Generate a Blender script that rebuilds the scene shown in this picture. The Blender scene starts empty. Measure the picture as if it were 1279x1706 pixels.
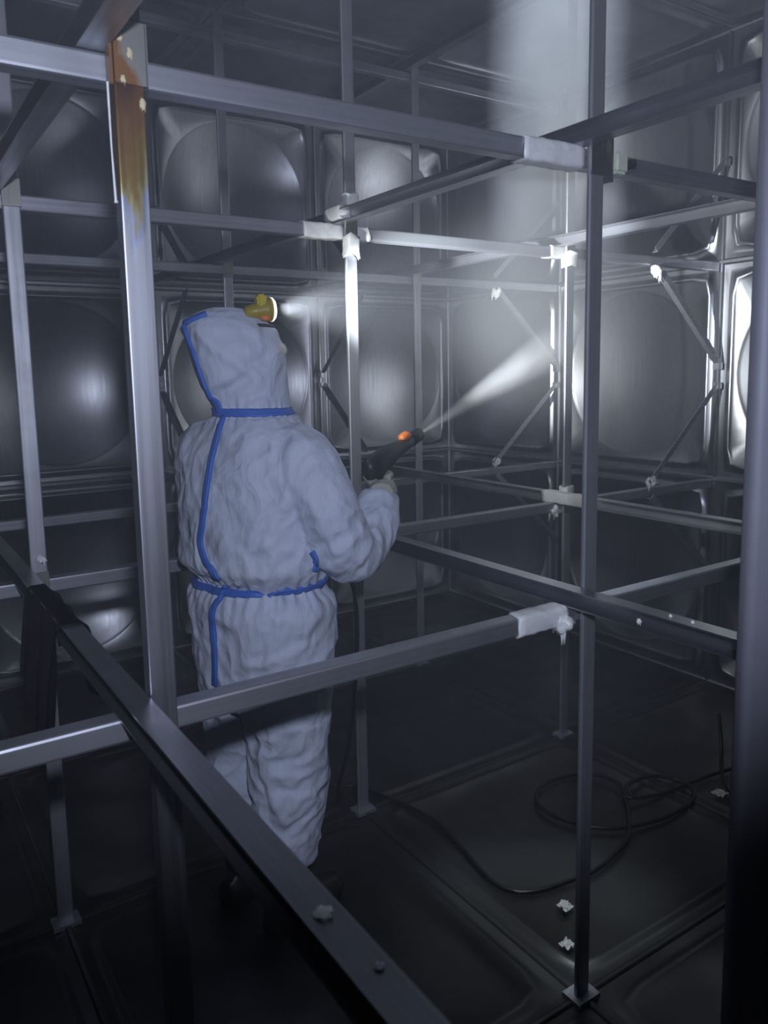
import bpy, bmesh, math, random
import numpy as np
from mathutils import Vector, Matrix, noise
from mathutils.bvhtree import BVHTree
R = math.radians
S = bpy.context.scene
COL = S.collection

# ---------------------------------------------------------------- camera
# world axes: X runs along the rails going away to the right, Y along the cross rails going away to the left
CAM = Vector((-0.3615, -1.1971, 1.5388))
CR = Vector((0.83828, -0.54489, -0.01961)); CU = Vector((0.08755, 0.09903, 0.99122)); CF = Vector((0.53816, 0.83264, -0.13072))
cd = bpy.data.cameras.new('camera'); cam = bpy.data.objects.new('camera', cd); COL.objects.link(cam)
m = Matrix((CR, CU, -CF)).transposed().to_4x4(); m.translation = CAM; cam.matrix_world = m
cd.sensor_fit = 'AUTO'; cd.sensor_width = 36; cd.lens = 36 * 1304.5 / 1706
cd.shift_x = 0.01326; cd.shift_y = -0.0369
cd.clip_start = 0.02; cd.clip_end = 60
cd.dof.use_dof = True; cd.dof.focus_distance = 2.3; cd.dof.aperture_fstop = cd.lens / 4.0
S.camera = cam

# ---------------------------------------------------------------- world, lamps, exposure
W = bpy.data.worlds.new('world'); S.world = W; W.use_nodes = True
W.node_tree.nodes['Background'].inputs[0].default_value = (0.05, 0.06, 0.09, 1)
W.node_tree.nodes['Background'].inputs[1].default_value = 0.3
S.view_settings.view_transform = 'Standard'; S.view_settings.look = 'None'
S.view_settings.gamma = 1; S.view_settings.use_curve_mapping = False
S.view_settings.exposure = 0.0
S.cycles.use_denoising = True
S.cycles.max_bounces = 8; S.cycles.diffuse_bounces = 3; S.cycles.glossy_bounces = 5; S.cycles.volume_bounces = 1
S.cycles.sample_clamp_indirect = 4.0

def spot(name, loc, target, power, size, blend, col, radius):
    d = bpy.data.lights.new(name, 'SPOT'); o = bpy.data.objects.new(name, d); COL.objects.link(o)
    d.energy = power; d.spot_size = R(size); d.spot_blend = blend; d.color = col; d.shadow_soft_size = radius
    o.location = loc
    o.rotation_euler = (Vector(target) - Vector(loc)).to_track_quat('-Z', 'Y').to_euler()
    return o
# the photographer's own head lamp, a hand above the lens
spot('photographer_lamp', CAM + Vector((0.02, -0.06, 0.20)), (1.0, 1.2, 1.98), 74, 100, 0.40, (0.72, 0.79, 1.0), 0.03)
# lamp added under the closed ceiling to brighten the mist; manhole assumed, not built
d = bpy.data.lights.new('assumed_manhole_light', 'AREA'); o = bpy.data.objects.new('assumed_manhole_light', d); COL.objects.link(o)
d.shape = 'DISK'; d.size = 0.36; d.energy = 1.7; d.color = (0.76, 0.88, 1.0); d.spread = R(14)
o.location = (1.146, 0.253, 2.985)
LAMP_TARGET = Vector((3.0, 1.55, 1.98))

# ---------------------------------------------------------------- helpers
def link(name, me, mats=None, parent=None, loc=None):
    o = bpy.data.objects.new(name, me); COL.objects.link(o)
    if mats:
        for mm in (mats if isinstance(mats, (list, tuple)) else [mats]):
            if len(me.materials) < len(mats if isinstance(mats, (list, tuple)) else [mats]): me.materials.append(mm)
    if parent: o.parent = parent
    if loc is not None: o.location = loc
    return o
def tag(o, label=None, cat=None, group=None, kind=None):
    if label: o['label'] = label
    if cat: o['category'] = cat
    if group: o['group'] = group
    if kind: o['kind'] = kind
    return o
def empty(name, loc, label, cat, group=None, rz=0):
    o = bpy.data.objects.new(name, None); COL.objects.link(o); o.location = loc; o.rotation_euler = (0, 0, rz)
    o.empty_display_size = 0.05
    return tag(o, label, cat, group)
def bm_mesh(bm, name, smooth=False):
    me = bpy.data.meshes.new(name); bmesh.ops.recalc_face_normals(bm, faces=bm.faces); bm.to_mesh(me); bm.free()
    if smooth:
        for p in me.polygons: p.use_smooth = True
    return me
def loft(bm, rings, cap=True, closed=True):
    vs = [[bm.verts.new(p) for p in r] for r in rings]
    n = len(vs[0])
    for a, b in zip(vs[:-1], vs[1:]):
        for k in range(n if closed else n - 1):
            bm.faces.new((a[k], a[(k + 1) % n], b[(k + 1) % n], b[k]))
    if cap: bm.faces.new(vs[0][::-1]); bm.faces.new(vs[-1])
    return vs
def rounded(w, h, r, n=3):
    pts = []
    for cx, cy, a0 in ((w/2-r, h/2-r, 0), (-w/2+r, h/2-r, 90), (-w/2+r, -h/2+r, 180), (w/2-r, -h/2+r, 270)):
        for k in range(n + 1):
            a = R(a0 + 90 * k / n); pts.append((cx + r * math.cos(a), cy + r * math.sin(a)))
    return pts
def channel(w, h, t):   # C profile, open towards -first axis
    return [(w/2, h/2), (-w/2, h/2), (-w/2, h/2-t), (w/2-t, h/2-t), (w/2-t, -h/2+t), (-w/2, -h/2+t), (-w/2, -h/2), (w/2, -h/2)]
def extrude(bm, prof, length, axis='X', x0=0.0):
    if axis == 'X': rings = [[(x, p[0], p[1]) for p in prof] for x in (x0, x0 + length)]
    else: rings = [[(p[0], p[1], z) for p in prof] for z in (x0, x0 + length)]
    loft(bm, rings)
def box(bm, c, s, rot=None):
    mm = Matrix.Translation(c) @ (rot.to_4x4() if rot else Matrix.Identity(4)) @ Matrix.Diagonal((*s, 1))
    bmesh.ops.create_cube(bm, size=1, matrix=mm)
def frame(dirv, up=Vector((0, 0, 1))):
    t = Vector(dirv).normalized()
    if abs(t.dot(up)) > 0.99: up = Vector((1, 0, 0))
    a = t.cross(up).normalized(); b = a.cross(t).normalized()
    return t, a, b
def tube(bm, pts, radii, n=10, ell=None, up=Vector((0, 0, 1)), cap=True):
    pts = [Vector(p) for p in pts]; rings = []
    if not hasattr(radii, '__len__'): radii = [radii] * len(pts)
    for i, p in enumerate(pts):
        t = (pts[min(i + 1, len(pts) - 1)] - pts[max(i - 1, 0)])
        t, a, b = frame(t, up)
        rings.append([p + a * math.cos(2*math.pi*k/n) * radii[i] + b * math.sin(2*math.pi*k/n) * radii[i] * (ell or 1) for k in range(n)])
    loft(bm, rings, cap)
def spline(pts, n=8):
    P = [Vector(p) for p in pts]; out = []
    for i in range(len(P) - 1):
        p0, p1, p2, p3 = P[max(i-1, 0)], P[i], P[i+1], P[min(i+2, len(P)-1)]
        for k in range(n):
            t = k / n
            out.append(0.5 * ((2*p1) + (p2-p0)*t + (2*p0-5*p1+4*p2-p3)*t*t + (3*p1-p0-3*p2+p3)*t**3))
    out.append(P[-1]); return out
def lathe(bm, prof, axis_t, origin, n=24):
    t, a, b = frame(axis_t)
    rings = [[Vector(origin) + t*h + (a*math.cos(2*math.pi*k/n) + b*math.sin(2*math.pi*k/n))*max(r, 1e-4) for k in range(n)] for r, h in prof]
    loft(bm, rings)

# ---------------------------------------------------------------- materials
def mat(name):
    M = bpy.data.materials.new(name); M.use_nodes = True; nt = M.node_tree
    return M, nt, nt.nodes['Principled BSDF']
def tex_coord(nt, scale, kind='Object'):
    tc = nt.nodes.new('ShaderNodeTexCoord'); mp = nt.nodes.new('ShaderNodeMapping'); mp.inputs['Scale'].default_value = scale
    nt.links.new(tc.outputs[kind], mp.inputs['Vector']); return mp.outputs['Vector']
def noise_tex(nt, vec, scale=1.0, detail=4, rough=0.6):
    n = nt.nodes.new('ShaderNodeTexNoise'); n.inputs['Scale'].default_value = scale; n.inputs['Detail'].default_value = detail
    n.inputs['Roughness'].default_value = rough; nt.links.new(vec, n.inputs['Vector']); return n.outputs['Fac']
def maprange(nt, f, a, b, c, d_):
    n = nt.nodes.new('ShaderNodeMapRange'); n.inputs[1].default_value = a; n.inputs[2].default_value = b
    n.inputs[3].default_value = c; n.inputs[4].default_value = d_; nt.links.new(f, n.inputs[0]); return n.outputs[0]
def mixc(nt, f, a, b):
    n = nt.nodes.new('ShaderNodeMix'); n.data_type = 'RGBA'
    if isinstance(f, float): n.inputs[0].default_value = f
    else: nt.links.new(f, n.inputs[0])
    for i, v in ((6, a), (7, b)):
        if isinstance(v, tuple): n.inputs[i].default_value = (*v, 1)
        else: nt.links.new(v, n.inputs[i])
    return n.outputs[2]
def math_n(nt, op, a, b=0.0):
    n = nt.nodes.new('ShaderNodeMath'); n.operation = op
    for i, v in ((0, a), (1, b)):
        if isinstance(v, (int, float)): n.inputs[i].default_value = v
        else: nt.links.new(v, n.inputs[i])
    return n.outputs[0]
def bump(nt, bs, f, strength, dist):
    b = nt.nodes.new('ShaderNodeBump'); b.inputs['Strength'].default_value = strength; b.inputs['Distance'].default_value = dist
    nt.links.new(f, b.inputs['Height']); nt.links.new(b.outputs[0], bs.inputs['Normal'])
def steel(name, streak, c0, c1, r0, r1, blot=3.0, metallic=1.0, bstr=0.15):
    M, nt, bs = mat(name)
    v = tex_coord(nt, streak); f = noise_tex(nt, v, 1.0, 3)
    g = noise_tex(nt, tex_coord(nt, (blot, blot, blot)), 1.0, 5)
    h = math_n(nt, 'MULTIPLY', math_n(nt, 'ADD', f, g), 0.5)
    h = maprange(nt, h, 0.33, 0.67, 0, 1)
    nt.links.new(mixc(nt, h, c0, c1), bs.inputs['Base Color'])
    nt.links.new(maprange(nt, h, 0, 1, r1, r0), bs.inputs['Roughness'])
    bs.inputs['Metallic'].default_value = metallic
    bump(nt, bs, f, bstr, 0.0006)
    return M
M_RAIL = steel('brushed_steel_rail', (1.5, 90, 90), (0.26, 0.27, 0.30), (0.50, 0.51, 0.56), 0.40, 0.56, 6, 0.84)
M_CROSS = steel('shaded_steel_cross_rail', (1.5, 90, 90), (0.26, 0.265, 0.29), (0.42, 0.43, 0.47), 0.30, 0.42, 6, 0.95, 0.03)  # darker copy of the rail steel: shade on the cross rails put into its colour
M_POST = steel('brushed_steel_post', (90, 90, 1.5), (0.34, 0.35, 0.38), (0.58, 0.59, 0.64), 0.42, 0.58, 6, 0.8)
M_WALL = steel('tank_wall_steel', (70, 70, 1.2), (0.34, 0.35, 0.37), (0.43, 0.44, 0.47), 0.30, 0.38, 1.2, 1.0, 0.03)
M_SEAM = steel('tank_seam_steel', (60, 60, 2), (0.40, 0.41, 0.43), (0.58, 0.59, 0.61), 0.28, 0.40, 3, 1.0, 0.05)
M_CEIL = steel('tank_ceiling_steel', (3, 3, 3), (0.24, 0.25, 0.28), (0.38, 0.39, 0.43), 0.40, 0.52, 1.5, 1.0, 0.03)
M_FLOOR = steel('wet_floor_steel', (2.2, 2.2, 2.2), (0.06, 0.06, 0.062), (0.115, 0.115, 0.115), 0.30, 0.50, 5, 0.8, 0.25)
def plain(name, col, rough, metallic=0.0, spec=0.5, var=0.25, scale=25, bstr=0.2, bd=0.001):
    M, nt, bs = mat(name)
    f = noise_tex(nt, tex_coord(nt, (scale,)*3), 1.0, 4)
    nt.links.new(mixc(nt, f, tuple(c*(1-var) for c in col), tuple(min(1, c*(1+var)) for c in col)), bs.inputs['Base Color'])
    bs.inputs['Roughness'].default_value = rough; bs.inputs['Metallic'].default_value = metallic; bs.inputs['Specular IOR Level'].default_value = spec
    if bstr: bump(nt, bs, f, bstr, bd)
    return M
M_FILM = plain('white_protective_film', (0.84, 0.87, 0.86), 0.38, 0, 0.6, 0.25, 60, 0.6, 0.002)
M_BRACKET = steel('cut_steel_bracket', (40, 40, 4), (0.42, 0.42, 0.38), (0.66, 0.65, 0.60), 0.25, 0.4, 14)
M_BLOCK = plain('cream_plastic', (0.62, 0.66, 0.54), 0.5)
M_BOLT = plain('dark_bolt', (0.05, 0.055, 0.06), 0.25, 1.0)
M_HOSE = plain('black_hose_rubber', (0.012, 0.012, 0.013), 0.35)
M_GUN = plain('black_gun_plastic', (0.014, 0.015, 0.018), 0.42)
M_ORANGE = plain('orange_plastic', (0.85, 0.22, 0.04), 0.4)
M_GLOVE = plain('grey_work_glove', (0.40, 0.42, 0.38), 0.75, 0, 0.3, 0.2, 120, 0.5)
M_BOOT = plain('black_rubber_boot', (0.015, 0.015, 0.016), 0.4)
M_SKIN = plain('skin', (0.52, 0.33, 0.25), 0.55, 0, 0.4, 0.08)
M_MASK = plain('white_mask', (0.8, 0.8, 0.82), 0.7)
M_TAPE = plain('blue_seam_tape', (0.05, 0.15, 0.56), 0.5, 0, 0.4, 0.18, 40)
M_YEL = plain('yellow_lamp_plastic', (0.36, 0.27, 0.02), 0.4, 0, 0.5, 0.15)
M_YEL2 = plain('bright_yellow_plastic', (0.55, 0.46, 0.02), 0.4, 0, 0.5, 0.1)
M_CLOTH = plain('dark_purple_cloth', (0.030, 0.018, 0.036), 0.9, 0, 0.1, 0.3, 50, 0.6, 0.003)
M_STRAP = plain('dark_strap', (0.02, 0.02, 0.025), 0.8)
M_GOG = plain('goggle_frame', (0.62, 0.55, 0.58), 0.25)
M_ALU = plain('dull_aluminium', (0.20, 0.205, 0.25), 0.65, 0.2, 0.5, 0.15, 12, 0.1)
def suit_mat():
    M, nt, bs = mat('white_coverall_fabric')
    f = noise_tex(nt, tex_coord(nt, (9, 9, 9)), 1.0, 6, 0.65)
    g = noise_tex(nt, tex_coord(nt, (38, 38, 16)), 1.0, 4, 0.55)
    nt.links.new(mixc(nt, f, (0.50, 0.55, 0.69), (0.63, 0.68, 0.82)), bs.inputs['Base Color'])
    bs.inputs['Roughness'].default_value = 0.62; bs.inputs['Specular IOR Level'].default_value = 0.3
    bs.inputs['Sheen Weight'].default_value = 0.1
    # crumpled paper-like fabric: distorted cells give sharp creases
    dn = nt.nodes.new('ShaderNodeTexNoise'); dn.inputs['Scale'].default_value = 6; dn.inputs['Detail'].default_value = 2
    tc = nt.nodes.new('ShaderNodeTexCoord'); nt.links.new(tc.outputs['Object'], dn.inputs['Vector'])
    va = nt.nodes.new('ShaderNodeVectorMath'); va.operation = 'MULTIPLY_ADD'; va.inputs[1].default_value = (0.22, 0.22, 0.22)
    mp = nt.nodes.new('ShaderNodeMapping'); mp.inputs['Rotation'].default_value = (0, R(-35), 0); mp.inputs['Scale'].default_value = (1.0, 1.0, 0.45)
    nt.links.new(tc.outputs['Object'], mp.inputs['Vector']); nt.links.new(dn.outputs['Color'], va.inputs[0]); nt.links.new(mp.outputs[0], va.inputs[2])
    hs = []
    for sc in (7.0, 15.0):
        vo = nt.nodes.new('ShaderNodeTexVoronoi'); vo.inputs['Scale'].default_value = sc; nt.links.new(va.outputs[0], vo.inputs['Vector']); hs.append(vo.outputs['Distance'])
    cr = math_n(nt, 'ADD', math_n(nt, 'MULTIPLY', hs[0], 1.0), math_n(nt, 'MULTIPLY', hs[1], 0.45))
    bump(nt, bs, math_n(nt, 'ADD', cr, math_n(nt, 'MULTIPLY', g, 0.25)), 0.6, 0.035)
    return M
M_SUIT = suit_mat()
def stain_mat():
    M, nt, bs = mat('steel_post_heat_stain')
    v = tex_coord(nt, (90, 90, 1.5)); f = noise_tex(nt, v, 1.0, 3)
    h = maprange(nt, f, 0.3, 0.7, 0, 1)
    base = mixc(nt, h, (0.42, 0.43, 0.47), (0.64, 0.65, 0.71))
    tc = nt.nodes.new('ShaderNodeTexCoord'); sp = nt.nodes.new('ShaderNodeSeparateXYZ'); nt.links.new(tc.outputs['Object'], sp.inputs[0])
    w = noise_tex(nt, tex_coord(nt, (25, 25, 7)), 1.0, 3)
    # depth of the tint below the bracket: deepest left of centre, short at the right edge
    xx = math_n(nt, 'MULTIPLY', math_n(nt, 'POWER', math_n(nt, 'ABSOLUTE', math_n(nt, 'ADD', sp.outputs['X'], 0.008)), 1.5), 15.0)
    t = math_n(nt, 'ADD', math_n(nt, 'SUBTRACT', sp.outputs['Z'], 1.745), math_n(nt, 'MULTIPLY', xx, -1.0))
    t = math_n(nt, 'ADD', t, math_n(nt, 'MULTIPLY', math_n(nt, 'SUBTRACT', w, 0.5), 0.22))
    cr = nt.nodes.new('ShaderNodeValToRGB'); e = cr.color_ramp.elements
    e[0].position = 0.0; e[0].color = (0.55, 0.56, 0.62, 1); e[1].position = 1.0; e[1].color = (0.05, 0.02, 0.012, 1)
    for p, c in ((0.10, (0.45, 0.50, 0.56)), (0.16, (0.42, 0.42, 0.62)), (0.22, (0.40, 0.38, 0.22)), (0.30, (0.25, 0.17, 0.05)), (0.48, (0.165, 0.083, 0.024)), (0.75, (0.115, 0.047, 0.016))):
        k = e.new(p); k.color = (*c, 1)
    tt = maprange(nt, t, -0.03, 0.22, 0, 1); nt.links.new(tt, cr.inputs[0])
    mask = maprange(nt, tt, 0.0, 0.1, 0, 1)
    nt.links.new(mixc(nt, mask, base, cr.outputs[0]), bs.inputs['Base Color'])
    rust = maprange(nt, tt, 0.2, 0.5, 0, 1)
    nt.links.new(maprange(nt, rust, 0, 1, 1.0, 0.55), bs.inputs['Metallic'])
    nt.links.new(maprange(nt, h, 0, 1, 0.46, 0.32), bs.inputs['Roughness'])
    bump(nt, bs, f, 0.15, 0.0006)
    return M
M_STAIN = stain_mat()
M_CRUST = plain('tan_weld_crust', (0.50, 0.42, 0.26), 0.7)
def bracket_stain():
    M, nt, bs = mat('bracket_with_weld_stain')
    tc = nt.nodes.new('ShaderNodeTexCoord'); sp = nt.nodes.new('ShaderNodeSeparateXYZ'); nt.links.new(tc.outputs['Object'], sp.inputs[0])
    w = noise_tex(nt, tex_coord(nt, (45, 45, 30)), 1.0, 3)
    t = math_n(nt, 'ADD', math_n(nt, 'MULTIPLY', math_n(nt, 'SUBTRACT', 1.998, sp.outputs['Z']), 14.0), math_n(nt, 'MULTIPLY', sp.outputs['X'], -32.0))
    t = math_n(nt, 'ADD', t, math_n(nt, 'MULTIPLY', math_n(nt, 'SUBTRACT', w, 0.5), 1.6))
    m_ = maprange(nt, t, -0.1, 0.5, 0, 1)
    nt.links.new(mixc(nt, m_, (0.42, 0.43, 0.40), (0.20, 0.085, 0.022)), bs.inputs['Base Color'])
    nt.links.new(maprange(nt, m_, 0, 1, 0.85, 0.35), bs.inputs['Metallic']); bs.inputs['Roughness'].default_value = 0.4
    return M
M_BRACKET_STAIN = bracket_stain()
def emit(name, col, s):
    M, nt, bs = mat(name); bs.inputs['Emission Color'].default_value = (*col, 1); bs.inputs['Emission Strength'].default_value = s
    bs.inputs['Base Color'].default_value = (*col, 1)
    return M
M_LENS = emit('lit_lamp_lens', (1.0, 0.93, 0.86), 1.6)
def volume(name, col, density_fn, g, step=1.0):
    M = bpy.data.materials.new(name); M.use_nodes = True; nt = M.node_tree; nt.nodes.clear()
    out = nt.nodes.new('ShaderNodeOutputMaterial'); sc = nt.nodes.new('ShaderNodeVolumeScatter')
    sc.inputs['Color'].default_value = (*col, 1); sc.inputs['Anisotropy'].default_value = g
    nt.links.new(sc.outputs[0], out.inputs['Volume'])
    dv = density_fn(nt)
    if isinstance(dv, float): sc.inputs['Density'].default_value = dv
    else: nt.links.new(dv, sc.inputs['Density'])
    M.cycles.volume_step_rate = step
    return M

# ---------------------------------------------------------------- tank shell: three rows of 1 m pressed panels
X0, X1, Y0, Y1, H = -2, 3, -2, 3, 3.0
def panel_mesh(name, dome, bead=0.012):
    bm = bmesh.new(); N = 56
    def sq(h, r, k):
        a = 2 * math.pi * k / N; c, s = math.cos(a), math.sin(a)
        # point of a rounded square in direction a
        t = h / max(abs(c), abs(s)); x, z = c * t, s * t
        ix, iz = h - r, h - r
        if abs(x) > ix and abs(z) > iz and r > 0:
            # solve ray against the corner circle
            cx, cz = math.copysign(ix, x), math.copysign(iz, z)
            b = c * cx + s * cz; q = cx*cx + cz*cz - r*r
            t = b + math.sqrt(max(b*b - q, 0)); x, z = c*t, s*t
        return x, z
    rings = []
    for h, r, y in ((0.5, 0, 0.0), (0.487, 0, 0.0), (0.470, 0.02, 0.006), (0.455, 0.05, 0.004), (0.447, 0.055, -bead*0.7), (0.440, 0.055, -bead), (0.432, 0.055, -bead*0.6), (0.424, 0.055, 0.002)):
        rings.append([(*sq(h, r, k), y) for k in range(N)])
    ca = [(math.cos(2*math.pi*k/N), math.sin(2*math.pi*k/N)) for k in range(N)]
    if dome:
        rings.append([(c*0.421, s*0.421, 0.0025) for c, s in ca])
        rings.append([(c*0.412, s*0.412, 0.010) for c, s in ca])
        rc = 0.40; D = 0.105; Rs = (rc*rc + D*D) / (2*D)
        for q in (1.0, 0.9, 0.75, 0.55, 0.3):
            rr = rc*q; rings.append([(c*rr, s*rr, 0.016 + math.sqrt(Rs*Rs - rr*rr) - (Rs - D)) for c, s in ca])
        tip = 0.016 + D
    else:
        rings.append([(c*0.38, s*0.38, 0.004) for c, s in ca]); rings.append([(c*0.2, s*0.2, 0.008) for c, s in ca]); tip = 0.01
    vs = [[bm.verts.new((x, y, z)) for x, z, y in r] for r in rings]
    for a, b in zip(vs[:-1], vs[1:]):
        for k in range(N): bm.faces.new((a[k], a[(k+1) % N], b[(k+1) % N], b[k]))
    c = bm.verts.new((0, tip, 0))
    for k in range(N): bm.faces.new((vs[-1][k], vs[-1][(k+1) % N], c))
    return bm_mesh(bm, name, True)
ME_DOME = panel_mesh('dome_panel', True); ME_DOME.materials.append(M_WALL)
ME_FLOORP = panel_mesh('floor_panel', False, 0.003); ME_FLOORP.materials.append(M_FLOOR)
ME_CEILP = panel_mesh('ceiling_panel', False); ME_CEILP.materials.append(M_CEIL)
def seam_bar(bm, a, b, nrm, w=0.022, h=0.010):
    a, b, nrm = Vector(a), Vector(b), Vector(nrm); t = (b-a).normalized(); sd = t.cross(nrm)
    prof = [(-w/2, -0.004), (-w/2*0.8, h*0.5), (-w*0.2, h), (w*0.2, h), (w/2*0.8, h*0.5), (w/2, -0.004)]
    loft(bm, [[p + sd*x + nrm*y for x, y in prof] for p in (a, b)])
def wall(name, origin, along, nrm, n, rz, label):
    bm = bmesh.new(); o, al = Vector(origin), Vector(along)
    for k in range(0, n + 1): seam_bar(bm, o + al*k, o + al*k + Vector((0, 0, H)), nrm)
    for z in (0.0, 1.0, 2.0, 3.0): seam_bar(bm, o + Vector((0, 0, z)), o + al*n + Vector((0, 0, z)), nrm, 0.03, 0.012)
    w = link(name, bm_mesh(bm, name), M_SEAM); tag(w, label, None, None, 'structure')
    for k in range(n):
        for z in range(3):
            p = link('panel', ME_DOME, None, w, o + al*(k + 0.5) + Vector((0, 0, z + 0.5))); p.rotation_euler = (0, 0, rz)
    return w
wall('wall_left', (X0, Y1, 0), (1, 0, 0), (0, -1, 0), 5, 0, 'stainless steel tank wall of domed panels behind the worker on the left')
wall('wall_right', (X1, Y0, 0), (0, 1, 0), (-1, 0, 0), 5, R(-90), 'stainless steel tank wall of domed panels hit by the water jet')
wall('wall_front', (X0, Y0, 0), (1, 0, 0), (0, 1, 0), 5, R(180), 'stainless steel tank wall behind the photographer')
wall('wall_back', (X0, Y0, 0), (0, 1, 0), (1, 0, 0), 5, R(90), 'stainless steel tank wall left of the photographer')
def slab(name, z, nrm, me, m_, rx, label):
    bm = bmesh.new()
    for k in range(6):
        seam_bar(bm, (X0 + k, Y0, z), (X0 + k, Y1, z), nrm, 0.022, 0.006); seam_bar(bm, (X0, Y0 + k, z), (X1, Y0 + k, z), nrm, 0.022, 0.006)
    s_ = link(name, bm_mesh(bm, name), m_); tag(s_, label, None, None, 'structure')
    for i in range(5):
        for j in range(5):
            p = link('panel', me, None, s_, (X0 + i + 0.5, Y0 + j + 0.5, z)); p.rotation_euler = (rx, 0, 0)
    return s_
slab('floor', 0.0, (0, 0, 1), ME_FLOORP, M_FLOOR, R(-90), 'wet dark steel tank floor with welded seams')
slab('ceiling', H + 0.012, (0, 0, -1), ME_CEILP, M_CEIL, R(90), 'dark steel tank ceiling')

# ---------------------------------------------------------------- film remnants and clamps (parts)
def film_wrap(parent, axis, a, b, c0, c1, w, seed, zbias=0.0, name='film_wrap'):
    """torn protective film still stuck round a rail, from a to b along its axis"""
    rnd = random.Random(seed); bm = bmesh.new(); n = max(6, int((b - a) / 0.012)); rings = []
    prof = rounded(w, w, 0.008, 2)
    for i in range(n + 1):
        t = a + (b - a) * i / n; ring = []
        for k, (p, q) in enumerate(prof):
            g = 1.0 + 0.10 * noise.noise(Vector((t*40 + seed, p*60, q*60))) + rnd.uniform(0, 0.05)
            tt = t + ((0.022 * noise.noise(Vector((seed*3.1, p*50, q*50)))) if i in (0, n) else 0)
            ring.append(((tt, c0 + p*g, c1 + q*g + zbias) if axis == 'X' else (c0 + p*g, tt, c1 + q*g + zbias) if axis == 'Y' else (c0 + p*g, c1 + q*g, tt)))
        rings.append(ring)
    loft(bm, rings)
    return tag(link(name, bm_mesh(bm, name, True), M_FILM, parent), 'torn white protective film')
def film_clump(parent, loc, size, seed, name='film_clump'):
    bm = bmesh.new(); bmesh.ops.create_icosphere(bm, subdivisions=3, radius=size)
    for v in bm.verts:
        d_ = v.co.normalized(); f = 0.85 + 0.55 * noise.noise(d_*1.7 + Vector((seed*1.37, 0.3, 0))) + 0.22 * noise.noise(d_*4.3 + Vector((0.2, seed*1.71, 0)))
        v.co = d_ * size * max(f, 0.4)
    for k in range(3):     # hanging shreds
        rnd = random.Random(seed*7 + k); x, y = rnd.uniform(-.6, .6)*size, rnd.uniform(-.6, .6)*size; L = rnd.uniform(0.8, 1.7)*size
        tube(bm, [(x, y, 0), (x*1.1, y, -L*0.6), (x*1.25, y*1.1, -L)], [size*0.22, size*0.14, size*0.05], 5)
    me = bm_mesh(bm, name, True)
    return tag(link(name, me, M_FILM, parent, loc), 'crumpled scrap of white film')

# ---------------------------------------------------------------- posts
TP = 3.0
def post(x, y, label, w=0.042, d=0.012, m_=None, z0=0.0, z1=TP):
    e = empty('steel_post', (x, y, 0), label, 'post', 'steel posts of the tank bracing')
    bm = bmesh.new(); extrude(bm, rounded(w, d, min(d*0.3, 0.005) if d < 0.02 else 0.002, 2), z1 - z0 - 0.012, 'Z', z0 + 0.012)
    if d > 0.02: bmesh.ops.translate(bm, verts=bm.verts, vec=(0, -0.010, 0))
    link('upright', bm_mesh(bm, 'upright'), m_ or M_POST, e)
    bm = bmesh.new(); box(bm, (0, 0, 0.006), (0.075, 0.055, 0.012)); link('base_plate', bm_mesh(bm, 'base_plate'), M_POST, e)
    return e
p00 = post(0, 0, 'thick steel post with orange-brown heat stain left of the worker', 0.042, 0.030, M_STAIN)
p10 = post(1, 0, 'steel post carrying a cream block and bolt, right of the water jet')
p01 = post(0, 1, 'dull steel post at the left edge of the picture')
p11 = post(1, 1, 'bright narrow steel post just behind the spray gun')
p21 = post(2, 1, 'brightly lit steel post where the water jet ends')
p12 = post(1, 2, 'far steel post rising behind the head of the worker')
p22 = post(2, 2, 'far steel post in line with the gun nozzle')
# folded bracket sleeve on the stained post
bm = bmesh.new()
for_y = -0.010
box(bm, (0.002, for_y - 0.0185, 1.992), (0.046, 0.003, 0.085)); box(bm, (0.0255, for_y - 0.010, 1.992), (0.003, 0.020, 0.085)); box(bm, (-0.0245, for_y - 0.006, 1.985), (0.004, 0.020, 0.075))
tag(link('bracket', bm_mesh(bm, 'bracket'), M_BRACKET_STAIN, p00), 'stained folded bracket')
bm = bmesh.new(); tube(bm, [(-0.030, -0.022, 1.95), (-0.030, -0.023, 1.86), (-0.0285, -0.023, 1.79), (-0.028, -0.023, 1.785)], [0.0016, 0.0012, 0.0018, 0.003], 6)
tag(link('film_strip', bm_mesh(bm, 'film_strip'), M_FILM, p00), 'thin hanging strip of film')
for k, (fx, fz, fs) in enumerate(((-0.012, 2.012, 0.007), (0.001, 1.992, 0.007), (-0.010, 1.955, 0.006), (0.016, 1.925, 0.008))):
    c = film_clump(p00, (fx, -0.0300, fz), fs*0.8, 40 + k, 'weld_spatter'); c.scale = (0.8, 0.2, 1.3); c['label'] = 'pale crust'; c.data.materials[0] = M_CRUST
# bracket, block and bolt on the post right of the jet
bm = bmesh.new(); box(bm, (0, -0.0085, 1.985), (0.046, 0.004, 0.085)); link('bracket', bm_mesh(bm, 'bracket'), M_BRACKET, p10)
bm = bmesh.new(); box(bm, (0.040, 0.004, 1.982), (0.006, 0.032, 0.10)); box(bm, (0.030, 0.016, 1.982), (0.016, 0.005, 0.10)); link('bracket', bm_mesh(bm, 'bracket'), M_BRACKET, p10)
bm = bmesh.new(); box(bm, (0.066, -0.002, 1.975), (0.040, 0.034, 0.046)); bmesh.ops.bevel(bm, geom=bm.edges[:], offset=0.006, segments=2, affect='EDGES')
link('clamp_block', bm_mesh(bm, 'clamp_block'), M_BLOCK, p10)
bm = bmesh.new(); lathe(bm, [(0.006, 0), (0.006, 0.012), (0.013, 0.012), (0.013, 0.024), (0.007, 0.026)], (1, -0.25, 0), (0.085, -0.006, 1.975), 6); link('bolt', bm_mesh(bm, 'bolt'), M_BOLT, p10)
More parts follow.
